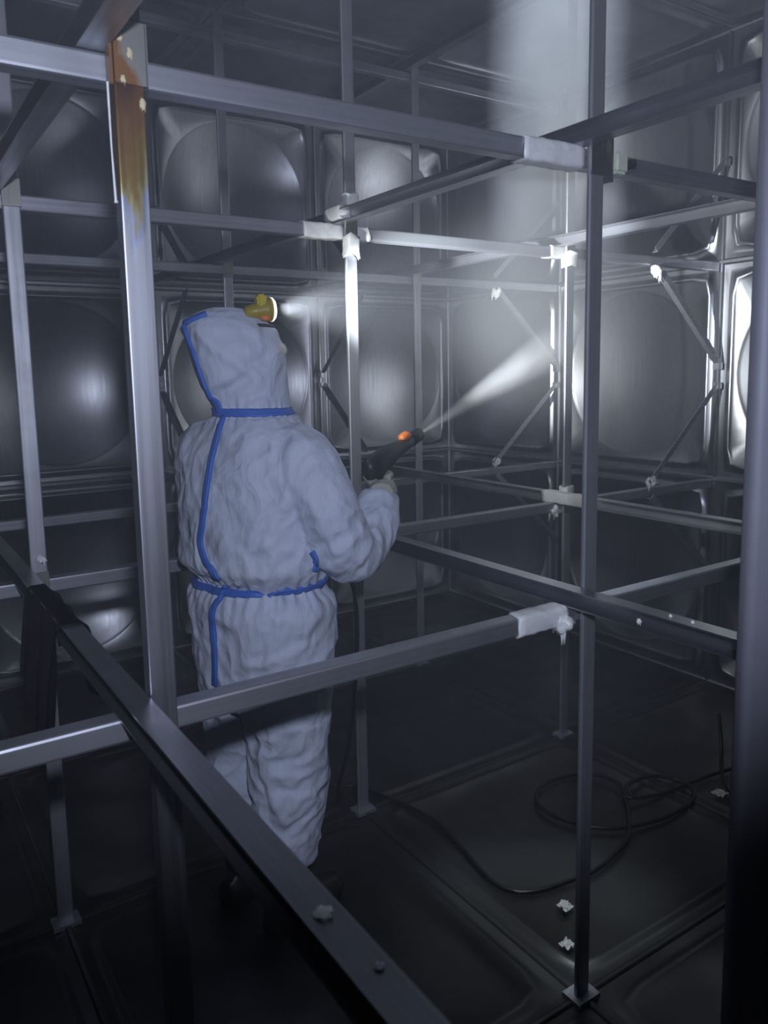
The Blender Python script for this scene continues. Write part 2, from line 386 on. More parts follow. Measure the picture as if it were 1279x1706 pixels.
for e, z in ((p11, 1.985), (p21, 1.985), (p12, 1.98), (p22, 1.98), (p01, 2.0), (p01, 0.99), (p21, 0.99)):
    bm = bmesh.new(); box(bm, (0, -0.0075, z), (0.046, 0.003, 0.07)); bmesh.ops.bevel(bm, geom=bm.edges[:], offset=0.001, segments=1, affect='EDGES')
    link('bracket', bm_mesh(bm, 'bracket'), M_BRACKET, e)
film_wrap(p11, 'Z', 2.065, 2.10, 0, 0, 0.046, 3); film_wrap(p11, 'Z', 1.90, 1.965, 0, -0.004, 0.044, 4)
film_wrap(p21, 'Z', 1.93, 1.985, 0, 0, 0.048, 5); film_wrap(p21, 'Z', 1.03, 1.06, 0, 0, 0.046, 6)
film_clump(p01, (-0.02, -0.01, 0.99), 0.022, 11); film_clump(p01, (0.005, -0.012, 1.06), 0.014, 12)

# ---------------------------------------------------------------- rails along X (square tube) and cross rails along Y (open channel)
YO = 0.028        # rails run just behind the posts
def rail(x0, x1, y, z, label):
    e = empty('tie_rail', ((x0 + x1)/2, y + YO, z), label, 'rail', 'steel rails of the tank bracing')
    bm = bmesh.new(); extrude(bm, rounded(0.040, 0.040, 0.005, 2), x1 - x0, 'X', -(x1 - x0)/2)
    link('tube', bm_mesh(bm, 'tube'), M_RAIL, e)
    e['x0'] = 0.0
    return e
def rl(e, x): return x - e.location.x
r0u = rail(-1.985, 2.985, 0, 1.98, 'upper steel rail crossing in front, from top left corner to the cream block')
r1u = rail(-1.985, 2.985, 1, 1.98, 'upper steel rail with thick white film wrap, second from the lens')
r2u = rail(-1.985, 2.985, 2, 1.98, 'far upper steel rail just above the head lamp')
r0l = rail(-1.985, 2.985, 0, 0.98, 'lower steel rail crossing the thighs of the worker')
r1l = rail(-1.985, 2.985, 1, 0.98, 'lower steel rail behind the worker at waist height')
r2l = rail(-1.985, 2.985, 2, 0.98, 'far lower steel rail under the gun')
r2t = rail(-1.985, 2.985, 2, 2.93, 'highest steel rail under the ceiling near the far corner')
film_wrap(r0u, 'X', rl(r0u, 0.80), rl(r0u, 0.972), 0, 0, 0.047, 21)
film_wrap(r1u, 'X', rl(r1u, 0.835), rl(r1u, 0.975), 0, 0, 0.047, 22); film_wrap(r1u, 'X', rl(r1u, 1.03), rl(r1u, 1.08), 0, 0, 0.045, 23)
film_wrap(r1u, 'X', rl(r1u, 1.90), rl(r1u, 1.975), 0, 0, 0.046, 24)
film_wrap(r0l, 'X', rl(r0l, 0.80), rl(r0l, 0.945), 0, 0, 0.047, 25)
film_clump(r0l, (rl(r0l, 0.93), -0.015, -0.015), 0.03, 26)
film_clump(r1l, (rl(r1l, 1.95), -0.01, -0.01), 0.030, 27)
def cross(y0, y1, x, z, label, mm=None):
    e = empty('cross_rail', (x - 0.043, (y0 + y1)/2, z), label, 'rail', 'steel cross rails of the tank bracing')
    bm = bmesh.new(); extrude(bm, channel(0.040, 0.040, 0.003), y1 - y0, 'X', -(y1 - y0)/2)
    t = link('channel', bm_mesh(bm, 'channel'), mm or M_CROSS, e)
    # profile first axis (local Y) must point to world +X
    t.rotation_euler = (0, 0, R(90)); t.scale = (1, -1, 1)
    return e
def cy(e, y): return y - e.location.y
c0u = cross(-1.985, 2.985, 0, 2.021, 'upper cross rail passing over the stained post')
c1u = cross(-1.985, 2.985, 1, 2.021, 'upper cross rail resting on the bolted post, rising to the right edge')
c2u = cross(-1.985, 2.985, 2, 2.021, 'upper cross rail from the lit post to the right edge', M_RAIL)  # brighter rail steel here, for the light falling on this one
c0l = cross(-1.985, 2.985, 0, 1.021, 'dark foreground cross rail running from lower left to bottom middle')
c1l = cross(-1.985, 2.985, 1, 1.021, 'dark lower cross rail right of the worker at elbow height')
c2l = cross(-1.985, 2.985, 2, 1.021, 'pale lower cross rail with film patch under the lit post', M_RAIL)  # lit look comes from the brighter rail steel
c2t = cross(-1.985, 2.985, 2, 2.971, 'highest cross rail under the ceiling near the far corner')
film_wrap(c1u, 'Y', cy(c1u, 0.955), cy(c1u, 1.05), 0, 0.012, 0.044, 31)
film_wrap(c2l, 'Y', cy(c2l, 0.84), cy(c2l, 1.07), 0, 0, 0.046, 32)
for px_, py_, s_ in ((0.0, -0.61, 0.010), (0.006, -0.694, 0.005)):
    c = film_clump(c0l, (px_, cy(c0l, py_), 0.0215), s_, 33); c.scale = (1, 1, 0.35)
for py_, s_, zz in ((-0.19, 0.006, -0.002), (-0.25, 0.004, 0.021), (-0.30, 0.004, 0.021)):
    film_clump(c1l, (-0.019 if zz < 0 else 0.0, cy(c1l, py_), zz), s_, 35)

# ---------------------------------------------------------------- diagonal braces to the panel joints
def brace(a, b, label, clump=None):
    a, b = Vector(a), Vector(b); e = empty('diagonal_brace', a, label, 'brace', 'diagonal braces between rails and wall')
    t, s_, u = frame(b - a); bm = bmesh.new(); L = (b-a).length
    w, th = 0.026, 0.003
    prof = [(-w/2, 0), (w/2, 0), (w/2, w), (w/2-th, w), (w/2-th, th), (-w/2, th)]
    loft(bm, [[t*l + s_*p + u*q for p, q in prof] for l in (0.0, L)])
    link('angle_bar', bm_mesh(bm, 'angle_bar'), M_RAIL, e)
    bm = bmesh.new(); box(bm, b - a + t*0.008, (0.03, 0.03, 0.03)); link('end_plate', bm_mesh(bm, 'end_plate'), M_SEAM, e)
    if clump: film_clump(e, t*0.02, clump, hash(label) % 50 if False else len(label))
    return e
XW = {1: 'behind the helmet lamp side', 2: ''}
for i, nm in ((1, 'left of the worker\'s head'), (2, 'right of the worker\'s head')):
    for z, dz, w_ in ((1.97, 0.5, 'rising'), (1.97, -0.5, 'falling'), (1.01, 0.5, 'climbing off the lower rail'), (1.01, -0.5, 'dropping below the lower rail')):
        brace((i - 0.004, 2.5, z - (0.0 if z > 1.5 else 0.0) + (0.075 if dz > 0 else -0.03)), (i - 0.004, 2.962, z + dz*0.89), 'dark brace ' + w_ + ', ' + nm)
for j, nm in ((1, 'near the right edge'), (2, 'by the jet end')):
    for z, dz, w_, cl in ((1.98, 0.5, 'rising', None), (1.98, -0.5, 'falling', 0.030), (0.99, 0.5, 'climbing off the lower rail', 0.026), (0.99, -0.5, 'dropping below the lower rail', None)):
        brace((2.5, j - 0.012, z + (0.030 if dz > 0 else -0.030)), (2.962, j - 0.012, z + dz*0.89), 'steel brace ' + w_ + ' to the right wall, ' + nm, cl)

# pale upright close to the lens at the right edge
e = empty('ladder_rail', (0.838, -0.516, 0), 'blurred pale metal upright close to the lens at right edge', 'post')
bm = bmesh.new(); extrude(bm, rounded(0.090, 0.04, 0.014, 4), 2.9, 'Z', 0.02); o = link('side_rail', bm_mesh(bm, 'side_rail', True), M_ALU, e)
o.rotation_euler = (0, 0, R(-30))
bm = bmesh.new(); box(bm, (0, 0, 0.012), (0.08, 0.045, 0.024)); o = link('foot', bm_mesh(bm, 'foot'), M_STRAP, e); o.rotation_euler = (0, 0, R(-30))
# ---------------------------------------------------------------- worker (local frame: x = picture right, y = away, z = up)
PO = Vector((0.52, 0.72, 0)); PZ = math.atan2(-0.545, 0.838)
person = empty('person', PO, 'worker in white hooded coverall with blue seam tape, seen from behind, aiming a spray gun', 'person', None, PZ)
PM = Matrix.Translation(PO) @ Matrix.Rotation(PZ, 4, 'Z')
RT = Vector((0.766, -0.643, 0)); FW = Vector((0.643, 0.766, 0))
def ering(c, a, b, z, rt=RT, fw=FW, n=28, tilt=0.0, p=2.2):
    out = []
    for k in range(n):
        q = 2*math.pi*k/n; x, y = math.cos(q), math.sin(q)
        x = math.copysign(abs(x)**(2/p), x); y = math.copysign(abs(y)**(2/p), y)
        v = Vector((c[0], c[1], z)) + rt*a*x + fw*b*y; v.z += tilt*y*b; out.append(v)
    return out
def remesh(bm, name, voxel, smooth=4, m_=None, parent=None, disp=None, loc=None):
    me = bm_mesh(bm, name); o = bpy.data.objects.new(name, me); COL.objects.link(o)
    md = o.modifiers.new('r', 'REMESH'); md.mode = 'VOXEL'; md.voxel_size = voxel
    if smooth: sm = o.modifiers.new('s', 'SMOOTH'); sm.factor = 0.5; sm.iterations = smooth
    dg = bpy.context.evaluated_depsgraph_get(); dg.update()
    me2 = bpy.data.meshes.new_from_object(o.evaluated_get(dg)); bpy.data.objects.remove(o); me2.name = name
    if disp:
        n = len(me2.vertices); co = [v.co.copy() for v in me2.vertices]; no = [v.normal.copy() for v in me2.vertices]
        for v, c, k in zip(me2.vertices, co, no): v.co = c + k * disp(c, k)
        me2.update()
    for p in me2.polygons: p.use_smooth = True
    ob = link(name, me2, None, parent); me2.materials.clear(); me2.materials.append(m_)
    return ob
bm = bmesh.new()
# torso and hips: (z, centre x, centre y, half width across, half depth)
loft(bm, [ering((cx, cy_), a, b, z, tilt=tl) for z, cx, cy_, a, b, tl in (
    (0.66, -0.005, 0, 0.205, 0.145, 0), (0.74, -0.004, 0, 0.215, 0.155, 0), (0.84, -0.004, 0, 0.218, 0.160, 0), (0.915, -0.008, 0, 0.224, 0.164, 0), (0.952, -0.008, 0.0, 0.214, 0.152, -.05),
    (0.980, -0.006, 0.0, 0.184, 0.130, -.08), (1.002, -0.008, 0.0, 0.204, 0.150, -.08), (1.03, -0.018, 0, 0.226, 0.172, -.06), (1.10, -0.016, 0, 0.228, 0.168, 0), (1.20, -0.014, 0, 0.230, 0.162, 0), (1.28, -0.010, 0, 0.228, 0.152, 0),
    (1.335, -0.008, 0, 0.214, 0.138, 0), (1.378, -0.008, 0.0, 0.180, 0.120, 0), (1.412, -0.008, 0.0, 0.132, 0.10, 0), (1.435, -0.010, 0.0, 0.100, 0.09, 0), (1.47, -0.012, 0.0, 0.095, 0.085, 0))])
# shoulders and arms
def limb(pts, rad, n=16, ell=1.0): tube(bm, spline(pts, 4), list(np.interp(np.linspace(0, len(pts)-1, (len(pts)-1)*4+1), range(len(pts)), rad)), n, ell)
limb([(0.07, -0.06, 1.335), (0.125, -0.11, 1.315), (0.175, -0.13, 1.21), (0.225, -0.12, 1.10), (0.258, -0.075, 1.068), (0.295, -0.01, 1.11), (0.318, 0.03, 1.165), (0.326, 0.045, 1.205)],
     [0.07, 0.085, 0.085, 0.078, 0.072, 0.070, 0.058, 0.046])
limb([(-0.09, 0.06, 1.345), (-0.146, 0.06, 1.328), (-0.156, 0.10, 1.21), (-0.145, 0.16, 1.09), (-0.10, 0.22, 1.06), (-0.03, 0.30, 1.07), (0.02, 0.35, 1.09)],
     [0.07, 0.082, 0.080, 0.074, 0.068, 0.058, 0.046])
# legs
limb([(0.060, -0.050, 0.80), (0.062, -0.050, 0.66), (0.060, -0.048, 0.50), (0.058, -0.055, 0.40), (0.052, -0.058, 0.30), (0.046, -0.055, 0.21)], [0.125, 0.118, 0.106, 0.100, 0.088, 0.076], 20)
limb([(-0.070, 0.055, 0.80), (-0.078, 0.065, 0.66), (-0.090, 0.080, 0.50), (-0.095, 0.08, 0.40), (-0.10, 0.08, 0.30), (-0.10, 0.075, 0.21)], [0.120, 0.110, 0.098, 0.090, 0.082, 0.074], 20)
# hood
HR, HF = Vector((0.42, -0.906, 0)), Vector((0.906, 0.42, 0))
loft(bm, [ering((cx, 0.01), b, a, z, HR, HF, 28, 0, 2.3) for z, cx, a, b in (
    (1.40, -0.012, 0.090, 0.095), (1.435, -0.012, 0.094, 0.090), (1.47, -0.017, 0.104, 0.094), (1.51, -0.030, 0.113, 0.104), (1.57, -0.041, 0.120, 0.110), (1.61, -0.048, 0.123, 0.108), (1.65, -0.062, 0.122, 0.100),
    (1.675, -0.074, 0.106, 0.086), (1.694, -0.070, 0.080, 0.066), (1.707, -0.070, 0.045, 0.038))])
# pointed back corner of the hood
tube(bm, [(-0.10, 0.0, 1.63), (-0.15, -0.015, 1.655), (-0.186, -0.025, 1.668)], [0.06, 0.040, 0.012], 12)
rnd = random.Random(5)
folds = [  # (point, direction of the fold, length, width, depth) on the suit
    ((0.075, -0.09, 1.60), (-0.10, 0, -0.075), 0.22, 0.020, -0.018),
    ((-0.10, -0.10, 1.62), (0.13, 0, -0.10), 0.20, 0.016, 0.010), ((-0.06, -0.09, 1.52), (0.12, 0, 0.05), 0.17, 0.014, 0.010),
    ((0.02, -0.11, 1.47), (0.06, 0, 0.07), 0.10, 0.014, -0.006),
    ((0.10, -0.20, 1.08), (0.13, 0, 0.06), 0.20, 0.018, -0.011), ((0.04, -0.19, 1.12), (0.16, 0, -0.06), 0.22, 0.016, 0.007),
    ((0.06, -0.18, 1.24), (-0.05, 0, 0.14), 0.20, 0.018, -0.008), ((0.10, -0.18, 1.26), (0.02, 0, 0.16), 0.18, 0.016, 0.008),
    ((0.20, -0.17, 1.15), (0.06, 0, -0.10), 0.16, 0.014, -0.008), ((0.16, -0.2, 1.22), (0.05, 0, -0.12), 0.16, 0.014, 0.007),
    ((0.25, -0.10, 1.06), (0.06, 0, 0.12), 0.15, 0.014, -0.009), ((0.29, -0.06, 1.10), (0.05, 0, 0.12), 0.14, 0.012, 0.008), ((0.27, -0.08, 1.14), (0.06, 0, 0.02), 0.12, 0.012, -0.006),
    ((-0.02, -0.18, 0.80), (0.16, 0, 0.05), 0.20, 0.016, 0.008), ((0.10, -0.17, 0.80), (0.10, 0, 0.16), 0.24, 0.016, -0.009), ((0.13, -0.17, 0.86), (0.07, 0, 0.15), 0.20, 0.014, 0.008),
    ((0.05, -0.18, 0.72), (0.14, 0, 0.12), 0.22, 0.018, -0.007), ((-0.09, -0.12, 0.86), (0.05, 0, -0.10), 0.14, 0.014, -0.007),
    ((0.06, -0.16, 0.53), (0.16, 0, 0.03), 0.20, 0.014, -0.010), ((0.05, -0.16, 0.49), (0.17, 0, 0.00), 0.20, 0.013, 0.009), ((0.06, -0.16, 0.45), (0.16, 0, -0.03), 0.20, 0.013, -0.010),
    ((0.08, -0.16, 0.40), (0.12, 0, 0.11), 0.20, 0.014, 0.009), ((0.07, -0.15, 0.34), (0.12, 0, 0.08), 0.18, 0.013, -0.010), ((0.05, -0.14, 0.29), (0.12, 0, 0.02), 0.16, 0.012, 0.008), ((0.06, -0.14, 0.25), (0.12, 0, -0.03), 0.16, 0.011, -0.008),
    ((-0.02, -0.15, 0.56), (0.03, 0, -0.16), 0.22, 0.014, -0.012), ((0.0, -0.15, 0.50), (0.05, 0, -0.12), 0.18, 0.014, 0.008)]
FO = [(Vector(a) + Vector(b).normalized()*l*0.35, Vector(b).normalized(), l, w, dd) for a, b, l, w, dd in folds]
def wrinkle(c, n):
    d_ = 0.0
    a = noise.noise(Vector((c.x*9 + c.z*5, c.y*9, c.z*6 - c.x*4))) ; b = noise.noise(Vector((c.x*19 - c.z*14, c.y*19 + 3, c.z*15 + c.x*9)))
    d_ += 0.007 * (1 - 2*abs(a))* 0.7 + 0.0045 * (1 - 2*abs(b))
    sm = 1.0 if c.z < 1.42 else 0.5
    if c.z < 0.62: sm = 1.5
    d_ *= sm
    # gathers at the elastic waist, neck and cuffs
    ang = math.atan2(c.y, c.x)
    for zc, wd, am, fr in ((0.985, 0.055, 0.0035, 34), (1.437, 0.03, 0.0025, 26)):
        if abs(c.x) < 0.24: d_ += am * math.exp(-((c.z - zc)/wd)**2) * math.sin(ang*fr + 3*noise.noise(c*9))
    for p, t, l, w, dd in FO:
        v = c - p; v.y = v.y*0.6; s_ = v.dot(t)
        if abs(s_) < l*0.75:
            q = (v - t*s_).length
            if q < w*3 and c.y < 0.08: d_ += dd * math.exp(-(q/w)**2) * max(0, 1 - (s_/(l*0.75))**2)
    return d_
suit = remesh(bm, 'coverall', 0.0058, 7, M_SUIT, person, wrinkle)
tag(suit, 'wrinkled white coverall with hood')
SB = BVHTree.FromPolygons([v.co.copy() for v in suit.data.vertices], [tuple(p.vertices) for p in suit.data.polygons])
def ribbon(pts, w, name='seam_tape', close=False):
    """tape lying on the suit: every cross section is snapped to the fabric"""
    out = []
    P = [Vector(p) for p in pts]
    for i, p in enumerate(P):
        a, b = P[i-1] if (i or close) else P[0], P[(i+1) % len(P)] if (i < len(P)-1 or close) else P[-1]
        q, n, _, _ = SB.find_nearest(p); t = (b-a).normalized(); s_ = t.cross(n).normalized(); ring = []
        for k in (-1, -0.5, 0, 0.5, 1):
            qq, nn, _, _ = SB.find_nearest(q + s_*w/2*k); ring.append((qq + n*0.0075, qq - n*0.001))
        out.append([x[0] for x in ring] + [x[1] for x in ring[::-1]])
    bm = bmesh.new()
    if close: out.append(out[0])
    loft(bm, out, not close)
    if close: bmesh.ops.remove_doubles(bm, verts=bm.verts, dist=1e-5)
    return link(name, bm_mesh(bm, name, True), M_TAPE, person)
CL = PM.inverted() @ CAM
def on_suit(x, z):   # nearest suit point facing the photographer at this place of the figure's mid plane
    d_ = (Vector((x, 0, z)) - CL).normalized(); q, n, _, _ = SB.ray_cast(CL, d_)
    return q if q is not None else Vector((x, -0.1, z))
def tape(pts, w): return ribbon([on_suit(p.x, p.z) for p in spline([(x, 0, z) for x, z in pts], 8)], w)
tape([(-0.089, 1.425), (-0.111, 1.353), (-0.128, 1.29), (-0.141, 1.223), (-0.155, 1.14), (-0.163, 1.085), (-0.150, 1.03), (-0.120, 0.985)], 0.017)
tape([(-0.100, 0.965), (-0.116, 0.935), (-0.140, 0.885), (-0.140, 0.82), (-0.139, 0.75), (-0.142, 0.68)], 0.017)
tape([(-0.180, 1.665), (-0.172, 1.635), (-0.155, 1.585), (-0.140, 1.53), (-0.120, 1.48), (-0.100, 1.46), (-0.094, 1.44)], 0.019)
tape([(-0.178, 1.672), (-0.150, 1.684), (-0.120, 1.694)], 0.016)
tape([(0.138, 1.055), (0.150, 1.03), (0.140, 1.00)], 0.014)
def ringtape(z0, tilt, c, w, lim=0.205):
    pts = []
    for k in range(48):
        q = 2*math.pi*k/48; dr = Vector((math.cos(q), math.sin(q), 0)); o_ = Vector((c[0], c[1], z0 + tilt*math.cos(q))) + dr*0.6
        h, n, _, dist = SB.ray_cast(o_ - dr*0.6, dr)
        if h is None or dist > lim: h = o_ - dr*(0.6 - lim)
        pts.append(h)
    pts = [(pts[k-1] + pts[k]*2 + pts[(k+1) % 48])/4 for k in range(48)]
    return ribbon(pts, w, 'seam_tape', True)
ringtape(0.985, 0.012, (-0.006, 0), 0.021)
ringtape(1.438, -0.003, (-0.012, 0), 0.022)

# body under the suit: head with face, and gloved hands
bm = bmesh.new()
HC = Vector((-0.032, 0.012, 1.575))
for f_ in (0,):
    bmesh.ops.create_uvsphere(bm, u_segments=28, v_segments=20, radius=1, matrix=Matrix.Translation(HC) @ Matrix.Rotation(math.atan2(HF.y, HF.x), 4, 'Z') @ Matrix.Diagonal((0.098, 0.075, 0.115, 1)))
    tube(bm, [HC + HF*0.085 + Vector((0, 0, 0.015)), HC + HF*0.108 + Vector((0, 0, -0.012)), HC + HF*0.098 + Vector((0, 0, -0.024))], [0.009, 0.013, 0.011], 10)
    tube(bm, [HC + HF*0.02 - Vector((0, 0, 0.06)), HC + HF*0.075 - Vector((0, 0, 0.095))], [0.055, 0.03], 14)
    for s_ in (-1, 1): tube(bm, [HC + HR*s_*0.07, HC + HR*s_*0.083 - HF*0.01], [0.03, 0.022], 10)
    tube(bm, [HC - Vector((0, 0, 0.06)) - HF*0.02, HC - Vector((0, 0, 0.22)) - HF*0.03], [0.058, 0.065], 16)
    tube(bm, [HC - Vector((0, 0, 0.20)) - HF*0.03, (-0.01, 0, 1.15), (-0.01, 0, 0.9)], [0.075, 0.12, 0.11], 16)
remesh(bm, 'body', 0.006, 3, M_SKIN, person)
bm = bmesh.new(); tube(bm, [HC + HF*0.050 + HR*s_*1.0*0.07 + HF*(0.045*(1 - s_*s_)) + Vector((0, 0, 0.022)) for s_ in np.linspace(-1, 1, 13)], 0.026, 10)
tag(link('goggles', bm_mesh(bm, 'goggles', True), M_GOG, person), 'pale safety goggles')
bm = bmesh.new(); bmesh.ops.create_uvsphere(bm, u_segments=20, v_segments=14, radius=1, matrix=Matrix.Translation(HC + HF*0.075 - Vector((0, 0, 0.055))) @ Matrix.Rotation(math.atan2(HF.y, HF.x), 4, 'Z') @ Matrix.Diagonal((0.045, 0.055, 0.045, 1)))
tag(link('face_mask', bm_mesh(bm, 'face_mask', True), M_MASK, person), 'white face mask')
# boots
def boot(x, y, nm='rubber_boot'):
    bm = bmesh.new(); a = Vector((x, y, 0))
    tube(bm, [a + Vector((0, 0, 0.33)), a + Vector((0, 0, 0.22)), a + Vector((0, 0, 0.12)), a + Vector((0, 0, 0.06))], [0.060, 0.058, 0.053, 0.050], 16)
    rings = []
    for t_, w, h in ((-0.075, 0.030, 0.07), (-0.05, 0.043, 0.09), (0.0, 0.045, 0.11), (0.06, 0.047, 0.085), (0.12, 0.052, 0.065), (0.17, 0.047, 0.055), (0.20, 0.028, 0.045)):
        rings.append([a + FW*t_ + RT*w*p + Vector((0, 0, q)) for p, q in ((-1, 0.0), (-1.05, 0.018), (-0.95, h*0.55), (-0.55, h*0.92), (0, h), (0.55, h*0.92), (0.95, h*0.55), (1.05, 0.018), (1, 0.0))])
    loft(bm, rings); return remesh(bm, nm, 0.006, 2, M_BOOT, person)
boot(0.046, -0.055); boot(-0.10, 0.075)

# ---------------------------------------------------------------- spray gun with lance, gloves closed on it
PI = PM.inverted()
g0 = PI @ Vector((0.822, 0.641, 1.262)); g1 = PI @ Vector((1.129, 0.811, 1.338))
gt, ga, gb = frame(g1 - g0)        # along, to the right of the gun, up
gun = empty('spray_gun', PM @ g0, 'black pressure washer gun with orange collar spraying water', 'spray gun', None, PZ)
GL = (g1 - g0).length
def gp(l, s_=0.0, u_=0.0): return gt*l + ga*s_ + gb*u_
def grings(secs, n=16): return [[gp(l, math.cos(2*math.pi*k/n)*w*1.2, math.sin(2*math.pi*k/n)*h*1.25 + u_*1.25) for k in range(n)] for l, w, h, u_ in secs]
bm = bmesh.new(); loft(bm, grings([(-0.012, 0.010, 0.013, 0), (0.0, 0.019, 0.026, 0), (0.05, 0.021, 0.032, -0.002), (0.11, 0.020, 0.030, 0), (0.15, 0.018, 0.024, 0.002), (0.19, 0.016, 0.019, 0.002), (0.24, 0.0155, 0.017, 0), (0.275, 0.015, 0.016, 0)]))
link('gun_body', bm_mesh(bm, 'gun_body', True), M_GUN, gun)
bm = bmesh.new(); loft(bm, grings([(0.275, 0.014, 0.014, 0), (0.30, 0.017, 0.017, 0), (GL - 0.014, 0.017, 0.017, 0), (GL - 0.004, 0.010, 0.010, 0), (GL, 0.005, 0.005, 0)]))
link('nozzle', bm_mesh(bm, 'nozzle', True), M_GUN, gun)
bm = bmesh.new(); loft(bm, grings([(0.218, 0.006, 0.003, 0.018), (0.228, 0.012, 0.010, 0.020), (0.255, 0.013, 0.012, 0.019), (0.278, 0.008, 0.006, 0.016)], 12))
tag(link('safety_collar', bm_mesh(bm, 'safety_collar', True), M_ORANGE, gun), 'orange collar')
gripd = (gb*-1.0 + gt*-0.18).normalized()
bm = bmesh.new(); loft(bm, [[gp(0.055) + gripd*l + gt*math.cos(2*math.pi*k/14)*a_ + ga*math.sin(2*math.pi*k/14)*b_ for k in range(14)] for l, a_, b_ in ((0.0, 0.024, 0.015), (0.05, 0.019, 0.014), (0.09, 0.018, 0.014), (0.12, 0.021, 0.015))])
link('grip', bm_mesh(bm, 'grip', True), M_GUN, gun)
bm = bmesh.new(); tube(bm, [gp(0.098, 0, -0.028), gp(0.102, 0, -0.05), gp(0.092, 0, -0.072)], [0.005, 0.005, 0.004], 8); link('trigger', bm_mesh(bm, 'trigger', True), M_GUN, gun)
# right hand round the grip: a palm behind the grip and four fingers wrapped over its front, thumb along the left side
def hand(root_wrist, grip_c, grip_d, fwd, side, name, m_):
    """grip_c: point on the grip axis (index finger height), grip_d: down the grip, fwd: front of the grip, side: palm side"""
    bm = bmesh.new()
    back = -fwd
    pal = [root_wrist, root_wrist*0.45 + (grip_c + side*0.030 + back*0.022 + grip_d*0.035)*0.55, grip_c + side*0.027 + back*0.010 + grip_d*0.032]
    tube(bm, spline(pal, 4), list(np.interp(np.linspace(0, 2, 9), [0, 1, 2], [0.034, 0.042, 0.034])), 14, 0.8)
    for k in range(4):
        c = grip_c + grip_d*(0.004 + 0.0215*k); r = (0.0105, 0.011, 0.0105, 0.009)[k]; s_ = (1.0, 1.06, 1.0, 0.88)[k]
        pts = [c + side*0.034 + back*0.012, c + side*0.031 + fwd*0.018*s_, c + side*0.010 + fwd*0.034*s_, c - side*0.018 + fwd*0.030*s_, c - side*0.029 + fwd*0.008*s_]
        tube(bm, spline(pts, 3), list(np.linspace(r, r*0.82, 13)), 10)
    tube(bm, spline([pal[1] + back*0.01, grip_c + back*0.034 - side*0.004 + grip_d*0.006, grip_c + back*0.020 - side*0.026, grip_c - side*0.030 + fwd*0.008 - grip_d*0.006], 3), [0.015]*4 + [0.0125]*4 + [0.010]*2, 10)
    return remesh(bm, name, 0.0034, 2, m_, person)
gw = g0 + gp(0.055) + gripd*0.032
hr = hand(Vector((0.328, 0.046, 1.205)), gw, gripd, gt, ga, 'glove', M_GLOVE); tag(hr, 'grey glove closed round the gun grip')
# left hand on the hose in front of the body
lh = Vector((0.075, 0.39, 1.10)); hd_ = Vector((0.55, -0.25, -0.80)).normalized(); lf = Vector((0.75, 0.6, 0.3)); lf = (lf - hd_*lf.dot(hd_)).normalized(); ls = hd_.cross(lf).normalized()
hl = hand(Vector((0.015, 0.345, 1.088)), lh, hd_, lf, ls, 'glove', M_GLOVE); tag(hl, 'grey glove holding the hose')

# ---------------------------------------------------------------- head lamp
LO = Vector((0.028, -0.01, 1.702)); la = Vector((0.90, 0.42, 0.05)).normalized()
lt, ls_, lu = frame(la)
lamp = empty('head_lamp', PM @ LO, 'yellow head lamp shining from the hood of the worker', 'head lamp', None, PZ)
def lrings(secs, n=20): return [[lt*l + ls_*math.cos(2*math.pi*k/n)*w + lu*(math.sin(2*math.pi*k/n)*h + u_) for k in range(n)] for l, w, h, u_ in secs]
bm = bmesh.new(); loft(bm, lrings([(-0.050, 0.012, 0.008, -0.006), (-0.046, 0.020, 0.016, -0.005), (-0.015, 0.024, 0.021, -0.002), (0.008, 0.028, 0.027, 0), (0.022, 0.031, 0.031, 0)])); housing = link('housing', bm_mesh(bm, 'housing', True), M_YEL, lamp)
bm = bmesh.new(); box(bm, (0, 0, 0), (0.026, 0.032, 0.054)); bmesh.ops.bevel(bm, geom=bm.edges[:], offset=0.005, segments=2, affect='EDGES')
o = link('battery_lug', bm_mesh(bm, 'battery_lug'), M_YEL2, lamp, lt*-0.004 + ls_*0.006 + lu*0.012); o.rotation_euler = (0, R(-7), R(25))
bm = bmesh.new(); loft(bm, lrings([(0.022, 0.0315, 0.0315, 0), (0.026, 0.031, 0.031, 0), (0.031, 0.026, 0.026, 0), (0.034, 0.015, 0.015, 0), (0.035, 0.004, 0.004, 0)])); tag(link('lens', bm_mesh(bm, 'lens', True), M_LENS, housing), 'glowing white lens rim')
bm = bmesh.new(); tube(bm, [ls_*0.018 + lu*-0.020 + lt*-0.012, ls_*0.026 + lu*-0.024 + lt*0.010], [0.007, 0.008], 10); tag(link('switch', bm_mesh(bm, 'switch', True), M_ORANGE, housing), 'orange switch')
# strap over the hood front
bm = bmesh.new(); pts = []
for q in np.linspace(-1.2, 1.2, 15):
    dr = (HF*math.cos(q) + HR*math.sin(q)); h, n, _, _ = SB.ray_cast(Vector((-0.04, 0.01, 1.66)) + dr*0.4, -dr)
    if h is not None: pts.append(h - LO)
tube(bm, pts, 0.006, 6); link('strap', bm_mesh(bm, 'strap', True), M_STRAP, lamp)
lw = PM @ (LO + la*0.05)
spot('head_lamp_beam', lw, LAMP_TARGET, 520, 48, 1.0, (0.90, 0.96, 1.0), 0.018)
spot('head_lamp_spill', lw, PM @ (LO + la*2 + Vector((0, 0.6, -0.2))), 18, 130, 1.0, (0.94, 0.97, 0.95), 0.018)

